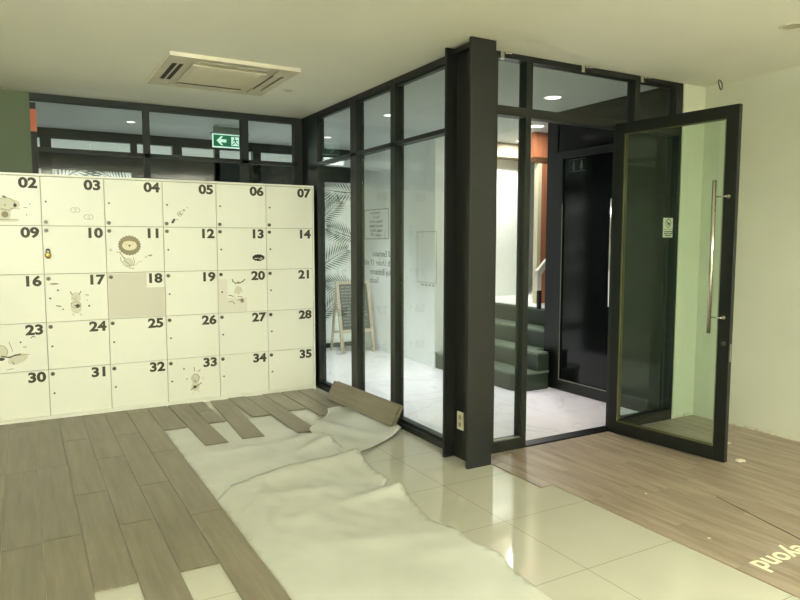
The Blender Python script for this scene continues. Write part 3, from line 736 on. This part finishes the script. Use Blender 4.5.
# ------------------------------------------------------------------ underlay sheets
def sheet(outline, zf, lab, step=.035, seed=0, thick=.0012):
    n = len(outline); pts = [Vector(p) for p in outline]
    P = []
    for i in range(n):
        a, b = pts[i], pts[(i+1) % n]; m_ = max(1, int((b-a).length/step))
        for k in range(m_):
            t = k/m_; c = a.lerp(b, t); nv = Vector((b.y-a.y, a.x-b.x)).normalized()
            j = noise.noise(Vector((c.x*9, c.y*9, seed)))*.008 if k else 0
            P.append(c+nv*j)
    ne = len(P)
    xs = [p.x for p in P]; ys = [p.y for p in P]
    def inside(x, y):
        r = False
        for i in range(ne):
            a, b = P[i], P[(i+1) % ne]
            if (a.y > y) != (b.y > y) and x < (b.x-a.x)*(y-a.y)/(b.y-a.y)+a.x: r = not r
        return r
    pp = list(P); y = min(ys)+step*.5; row = 0
    while y < max(ys):
        x = min(xs)+(step*.5 if row % 2 else 0)
        while x < max(xs):
            if inside(x, y) and min((P[i]-Vector((x,y))).length for i in range(ne)) > step*.45: pp.append(Vector((x, y)))
            x += step
        y += step*.87; row += 1
    vs, es, fs, *_ = delaunay_2d_cdt(pp, [(i, (i+1) % ne) for i in range(ne)], [], 1, 1e-6)
    bm = bmesh.new(); V = [bm.verts.new((v.x, v.y, zf(v.x, v.y))) for v in vs]
    for f_ in fs:
        try: bm.faces.new([V[i] for i in f_])
        except ValueError: pass
    for f_ in bm.faces: f_.smooth = True
    me = bpy.data.meshes.new('underlay_sheet'); bmesh.ops.recalc_face_normals(bm, faces=bm.faces[:]); bm.to_mesh(me); bm.free(); me.materials.append(M['sheet'])
    if me.polygons[0].normal.z < 0: me.flip_normals()
    o = bpy.data.objects.new('underlay_sheet', me); C.objects.link(o)
    s = o.modifiers.new('Solidify', 'SOLIDIFY'); s.thickness = thick; s.offset = 1
    return tag(o, lab, 'underlay sheet', 'white underlay sheets on the bare floor')
def seg_d(x, y, a, b):
    ax, ay = a; bx, by = b; dx, dy = bx-ax, by-ay; t = max(0, min(1, ((x-ax)*dx+(y-ay)*dy)/(dx*dx+dy*dy))); 
    return math.hypot(x-ax-t*dx, y-ay-t*dy), t
def pl_d(x, y, pts): return min(seg_d(x, y, a, b)[0] for a, b in zip(pts, pts[1:]))
def wr_(x, y, s, seed, amp): return amp*(.5+noise.noise(Vector((x*s, y*s*1.4, seed))))
def sm(a, b, t):
    t = max(0, min(1, (t-a)/(b-a))); return t*t*(3-2*t)
# one long sheet: folded ridge at its far end, then flat towards the camera
e3 = [(1.055,3.957),(1.463,4.032),(1.962,4.074)]; e3b = [(1.962,4.074),(1.94,3.8),(1.917,3.527)]
e4 = [(1.60,3.37),(1.80,3.40),(1.946,3.43)]
def z3(x, y):
    edge = sm(.926,1.1,x)
    h = .0012+wr_(x,y,3,4,.004)*edge*sm(.0,.3,y)
    h += .046*sm(.98,1.45,x)*math.exp(-((y-4.0-.06*(x-1.2))/.11)**2)+.022*math.exp(-(pl_d(x,y,e3b)/.06)**2)
    h += .030*sm(1.3,1.85,x)*math.exp(-((y-3.375-.10*(x-1.6))/.055)**2)
    h += .012*edge*math.exp(-(seg_d(x,y,(1.15,3.72),(1.60,3.60))[0]/.05)**2)+.010*edge*math.exp(-(seg_d(x,y,(1.0,3.45),(1.25,3.9))[0]/.03)**2)
    h += .006*edge*abs(noise.noise(Vector((x*7, y*5, 8))))*sm(2.6,3.2,y)*3
    h += .012*math.exp(-seg_d(x,y,(1.90,2.544),(1.93,2.43))[0]/.06)+.008*math.exp(-(seg_d(x,y,(1.35,2.9),(1.88,2.76))[0]/.07)**2)
    return h
sheet([(1.055,3.957),(1.463,4.032),(1.962,4.074),(1.948,3.892),(1.918,3.689),(1.917,3.527),(1.862,3.470),(1.853,3.440),(1.870,3.425),(1.946,3.430),(1.935,3.347),(1.909,3.22),(1.859,2.944),(1.912,2.756),(1.901,2.695),(1.897,2.544),(1.93,2.429),(1.893,2.293),(1.888,2.162),(1.876,2.009),(1.86,1.0),(1.83,.2),(.924,.2),(.924,3.80)],
      z3, 'long white underlay sheet with a raised far fold, running along the planks to the camera', .032, 3)
def z2(x, y):
    low = .0015+.0015*(.5+noise.noise(Vector((x*4,y*4,2))))
    hi = wr_(x,y,3.5,2,.010)+.030*sm(1.6,1.86,x)*sm(4.15,4.3,y)+.016*sm(1.5,1.8,x)*math.exp(-(pl_d(x,y,[(1.55,4.30),(1.97,4.50)])/.05)**2)+.010*math.exp(-(pl_d(x,y,[(1.25,4.62),(1.75,4.60)])/.08)**2)+.012*abs(noise.noise(Vector((x*6, y*5, 5))))
    return low+hi*sm(.94,1.2,x)*sm(4.80,4.62,y)*sm(4.0,4.2,y)
sheet([(.924,5.41),(1.105,5.41),(1.28,5.44),(1.40,5.44),(1.64,5.45),(1.81,5.45),(1.818,4.98),(1.85,4.85),(1.925,4.80),(1.965,4.645),(1.956,4.474),(1.938,4.239),(1.90,4.11),(1.591,4.05),(1.099,3.96),(.924,3.80)],
      z2, 'white underlay sheet lying under the ends of the protruding planks', .035, 2)
def z1(x, y):
    return .012+wr_(x,y,3.5,1,.010)+.014*sm(2.3,1.9,x)+.018*math.exp(-(pl_d(x,y,[(2.58,4.72),(2.57,4.60),(2.45,4.37)])/.06)**2)+.020*math.exp(-(pl_d(x,y,[(2.05,4.95),(2.25,4.45)])/.07)**2)
sheet([(1.905,4.803),(2.066,5.009),(2.25,5.22),(2.32,5.40),(2.44,5.41),(2.505,5.28),(2.505,4.90),(2.56,4.74),(2.585,4.65),(2.57,4.50),(2.448,4.372),(2.295,4.283),(2.18,4.209),(2.015,4.119),(1.90,4.10),(1.89,4.36),(1.87,4.6)],
      z1, 'raised crumpled white sheet corner beside the leaning planks and partition', .03, 1)

# debris crumbs
def crumb(x, y, r, lab, m='debris'):
    q = MB(); t = bmesh.new(); bmesh.ops.create_icosphere(t, subdivisions=2, radius=r)
    for v in t.verts: v.co *= 1+.35*noise.noise(v.co*40/(r*40)+Vector((x,y,0))); v.co.z *= .35
    mz = min(v.co.z for v in t.verts); q.merge(t, Matrix.Translation((x,y,.0066-mz))); return tag(q.build('plaster_crumb', m), lab, 'debris')
crumb(4.19, 2.69, .032, 'largest pale plaster crumb on the planks beside the open door corner')
crumb(4.50, 2.99, .018, 'small plaster crumb behind the open door near the white wall')
crumb(3.166, 2.614, .008, 'tiny cream crumb on the tan planks in front of the doorway')
crumb(2.955, 2.045, .009, 'tiny cream crumb on the planks near the beyond lettering')

# ------------------------------------------------------------------ ceiling fittings
ac = tag(empty('ceiling_air_conditioner', (1.39, 5.24, H)), 'yellowed square cassette air conditioner set in the ceiling above the lockers', 'air conditioner')
q = MB(); x0, x1, y0, y1 = .925, 1.86, 4.77, 5.712; zb = H-.028
def frame_rect(q, x0, x1, y0, y1, w, za, zb, b=0):
    q.box(x0, x1, y0, y0+w, za, zb, b); q.box(x0, x1, y1-w, y1, za, zb, b); q.box(x0, x0+w, y0+w, y1-w, za, zb, b); q.box(x1-w, x1, y0+w, y1-w, za, zb, b)
frame_rect(q, x0, x1, y0, y1, .055, zb, H-.001)
q.box(x0+.055, x1-.055, y0+.055, y1-.055, zb+.012, H-.001)
q.box(x0+.055, x0+.145, y0+.055, y0+.20, zb, zb+.012); q.box(x1-.145, x1-.055, y0+.055, y0+.20, zb, zb+.012)
q.box(x0+.055, x0+.145, y1-.20, y1-.055, zb, zb+.012); q.box(x1-.145, x1-.055, y1-.20, y1-.055, zb, zb+.012)
q.build('panel', 'ac', ac)
cx, cy = (x0+x1)/2, (y0+y1)/2
q = MB(); q.box(cx-.275, cx+.275, cy-.275, cy+.275, zb-.004, zb+.012, .004)
for k in range(16): yy = cy-.24+k*.031; q.box(cx-.24, cx+.24, yy, yy+.006, zb-.0065, zb-.004)
q.build('intake_grille', 'ac', ac)
for ix, (a, b, c, d) in enumerate(((x0+.06,x0+.14,y0+.19,y1-.19),(x1-.135,x1-.06,y0+.21,y1-.21),(x0+.21,x1-.21,y0+.06,y0+.115),(x0+.21,x1-.21,y1-.115,y1-.06))):
    q = MB(); q.box(a, b, c, d, zb+.008, zb+.0115); q.build('air_slot', 'ac_dark', ac)
    q = MB()
    if ix == 0: q.box(a+.034, a+.042, c, d, zb-.001, zb+.008)
    elif ix == 1: q.box(a+.004, b-.020, c, d, zb-.001, zb+.006)
    elif ix == 2: q.box(a, b, c+.022, d, zb-.001, zb+.006)
    else: q.box(a, b, c, d-.012, zb-.001, zb+.006)
    q.build('louvre', 'ac', ac)

def downlight(x, y, lab, on, power=0, r=.075, col=(1,1,1), grp=None, z=H, spread=None):
    t = tag(empty('recessed_downlight', (x, y, z)), lab, 'ceiling light', grp)
    q = MB()
    n = 32
    for k in range(n):
        a, b = 2*PI*k/n, 2*PI*(k+1)/n
        for (ra, za), (rb, zb_) in (((r+.014, z-.001), (r+.010, z-.007)), ((r+.010, z-.007), (r, z-.007)), ((r, z-.007), (r-.004, z-.0005))):
            f_ = [(x+ra*math.cos(a),y+ra*math.sin(a),za),(x+ra*math.cos(b),y+ra*math.sin(b),za),(x+rb*math.cos(b),y+rb*math.sin(b),zb_),(x+rb*math.cos(a),y+rb*math.sin(a),zb_)]
            q.poly(f_)
    q.build('trim_ring', 'trimring', t)
    q = MB(); q.cyl((x,y,z-.004),(x,y,z-.001), r-.004, 28); q.build('lens', 'lamp' if on else 'lamp_off', t)
    if on and power:
        l = bpy.data.lights.new('downlight_lamp', 'SPOT'); l.shadow_soft_size = r*.8; l.spot_size = math.radians(84); l.spot_blend = .8; l.energy = power*DLF; l.color = col
        o = bpy.data.objects.new('downlight_lamp', l); C.objects.link(o); o.parent = t; o.location = (0,0,-.012)
    return t
DLF = 8.5
COOL = (.93, .97, 1.0); PINK = (1.0, .93, .97)
downlight(2.02, 5.49, 'small unlit downlight in the ceiling between the air conditioner and corner', False, r=.04)
downlight(4.05, 2.40, 'unlit downlight at the right edge of the ceiling', False, r=.06)
downlight(4.17, 4.59, 'lit round downlight seen through the glass above the doorway', True, 20, col=PINK)
downlight(3.305, 6.05, 'lit downlight seen through the middle upper pane of the side partition', True, 30, r=.055, col=COOL)
downlight(3.33, 7.68, 'lit downlight seen through the far upper pane of the side partition', True, 26, r=.05, col=COOL)
downlight(1.08, 7.75, 'lit downlight seen through the upper glazing above locker 04', True, 20, r=.045, col=COOL)
tl = downlight(5.03, 5.80, 'added downlight over the top of the dark green stairs, brightening the doorway', True, 0, r=.09)
# landing lamps: the first is added to brighten the doorway, the second washes the wall
l = bpy.data.lights.new('landing_lamp', 'AREA'); l.shape = 'DISK'; l.size = .17; l.energy = 14; l.color = (1,.98,.92)
o = bpy.data.objects.new('landing_lamp', l); C.objects.link(o); o.parent = tl; o.location = (0, 0, -.012)
tl = downlight(5.62, 6.72, 'lit downlight washing the bright white wall above the stairs', True, 0, r=.09)
l = bpy.data.lights.new('landing_lamp', 'AREA'); l.shape = 'DISK'; l.size = .17; l.energy = 36; l.color = (1,.99,.95)
o = bpy.data.objects.new('landing_lamp', l); C.objects.link(o); o.parent = tl; o.location = (0, 0, -.012)
l = bpy.data.lights.new('corridor_lamp', 'AREA'); l.size = 2.5; l.energy = 190; l.color = (1,.99,.93)
o = bpy.data.objects.new('corridor_lamp', l); C.objects.link(o); o.location = (2.0, 10.2, 2.72); o.rotation_euler = (0,0,0)
l = bpy.data.lights.new('lobby_lamp', 'AREA'); l.size = .6; l.energy = 0; 

# added lamps, unseen behind the camera: suspended boxes brightening the room and ceiling
def added_panel_lamp(x, y, power):
    t = tag(empty('added_panel_light', (x, y, H)), 'added square panel light, suspended unseen behind the camera', 'ceiling light', 'added unseen panel lights of the main room')
    zl = H-.42
    q = MB(); frame_rect(q, x-.3, x+.3, y-.3, y+.3, .02, zl-.02, zl+.02); q.build('frame', 'trimring', t)
    q = MB(); q.box(x-.28, x+.28, y-.28, y+.28, zl-.012, zl+.012); q.build('diffuser', 'lamp_added', t)
    for i, j in ((-1,-1),(1,-1),(-1,1),(1,1)):
        q = MB(); q.cyl((x+i*.29,y+j*.29,zl+.02), (x+i*.29,y+j*.29,H), .002, 6); q.build('hanging_wire', 'steel', t)
    for k, e in ((0, power), (PI, power*UPF)):
        l = bpy.data.lights.new('added_panel_lamp', 'AREA'); l.size = .54; l.energy = e; l.color = MAINCOL
        o = bpy.data.objects.new('added_panel_lamp', l); C.objects.link(o); o.parent = t; o.location = (0,0,-.42+(-.022 if k == 0 else .022)); o.rotation_euler = (k,0,0)
UPF, MAINCOL = 3.2, (1.0,.99,.915)
for x in (-1.4, .6, 2.9):
    for y in (-2.5, -.7): added_panel_lamp(x, y, 33)
def added_spot(x, y, tx, ty, tz, power, lab):  # added spot, out of view, that brightens the locker fronts
    t = tag(empty('added_spotlight', (x, y, H)), lab, 'ceiling light')
    d = (Vector((tx,ty,tz))-Vector((x,y,H-.12))).normalized(); p = Vector((x,y,H-.12))
    q = MB(); q.cyl(p-d*.07, p+d*.05, .045, 20, caps=False); q.cyl(p-d*.07, p-d*.065, .045, 20); q.cyl((x,y,H-.001),(x,y,H-.10), .008, 10); q.cyl((x,y,H-.012),(x,y,H-.001), .05, 20); q.build('housing', 'trimring', t)
    q = MB(); q.cyl(p+d*.030, p+d*.034, .043, 20); q.build('lens', 'lamp_added', t)
    l = bpy.data.lights.new('added_spotlight_lamp', 'SPOT'); l.energy = power; l.spot_size = math.radians(78); l.spot_blend = .9; l.shadow_soft_size = .12; l.color = MAINCOL
    o = bpy.data.objects.new('added_spotlight_lamp', l); C.objects.link(o); o.location = p+d*.06; o.rotation_euler = d.to_track_quat('-Z','Y').to_euler()
added_spot(-.45, 1.7, .5, 6.23, 1.35, 225, 'added unseen ceiling spotlight brightening the left half of the lockers')
added_spot(-1.2, 1.9, 2.0, 6.23, 1.35, 205, 'added unseen ceiling spotlight brightening the right half of the lockers')

# loose wire loop hanging near the corner
t = tag(empty('wire_loop', (4.87, 3.45, H)), 'small dark wire loop hanging from the ceiling by the white corner', 'wire')
q = MB(); q.tube([(4.87,3.45,2.78),(4.852,3.445,2.765),(4.856,3.44,2.725),(4.875,3.44,2.700),(4.902,3.445,2.712),(4.905,3.45,2.75),(4.882,3.452,2.776)], .0045, 8); q.build('loop', 'ink', t)

# ------------------------------------------------------------------ camera, world, view
yaw, pitch, roll = math.radians(29.585), math.radians(5.024), math.radians(.027)
fw = Vector((math.sin(yaw)*math.cos(pitch), math.cos(yaw)*math.cos(pitch), -math.sin(pitch)))
r0 = Vector((math.cos(yaw), -math.sin(yaw), 0)); u0 = r0.cross(fw)
rt = r0*math.cos(roll)+u0*math.sin(roll); up = -r0*math.sin(roll)+u0*math.cos(roll)
cam = bpy.data.cameras.new('camera'); co = bpy.data.objects.new('camera', cam); C.objects.link(co)
cam.sensor_width = 36; cam.lens = 665/800*36; cam.clip_start = .02
m = Matrix.Identity(4)
for i in range(3): m[i][0], m[i][1], m[i][2] = rt[i], up[i], -fw[i]
m[0][3], m[1][3], m[2][3] = 0, 0, 1.5
co.matrix_world = m; sc.camera = co
wd = bpy.data.worlds.new('world'); sc.world = wd; wd.use_nodes = True
wd.node_tree.nodes['Background'].inputs['Color'].default_value = (.5,.52,.5,1); wd.node_tree.nodes['Background'].inputs['Strength'].default_value = .15
sc.view_settings.view_transform = 'Standard'; sc.view_settings.look = 'None'; sc.view_settings.gamma = 1; sc.view_settings.exposure = 0.0
sc.view_settings.use_curve_mapping = False
sc.cycles.use_denoising = True; sc.cycles.max_bounces = 14; sc.cycles.transparent_max_bounces = 32; sc.cycles.diffuse_bounces = 6; sc.cycles.glossy_bounces = 5
sc.cycles.caustics_reflective = False
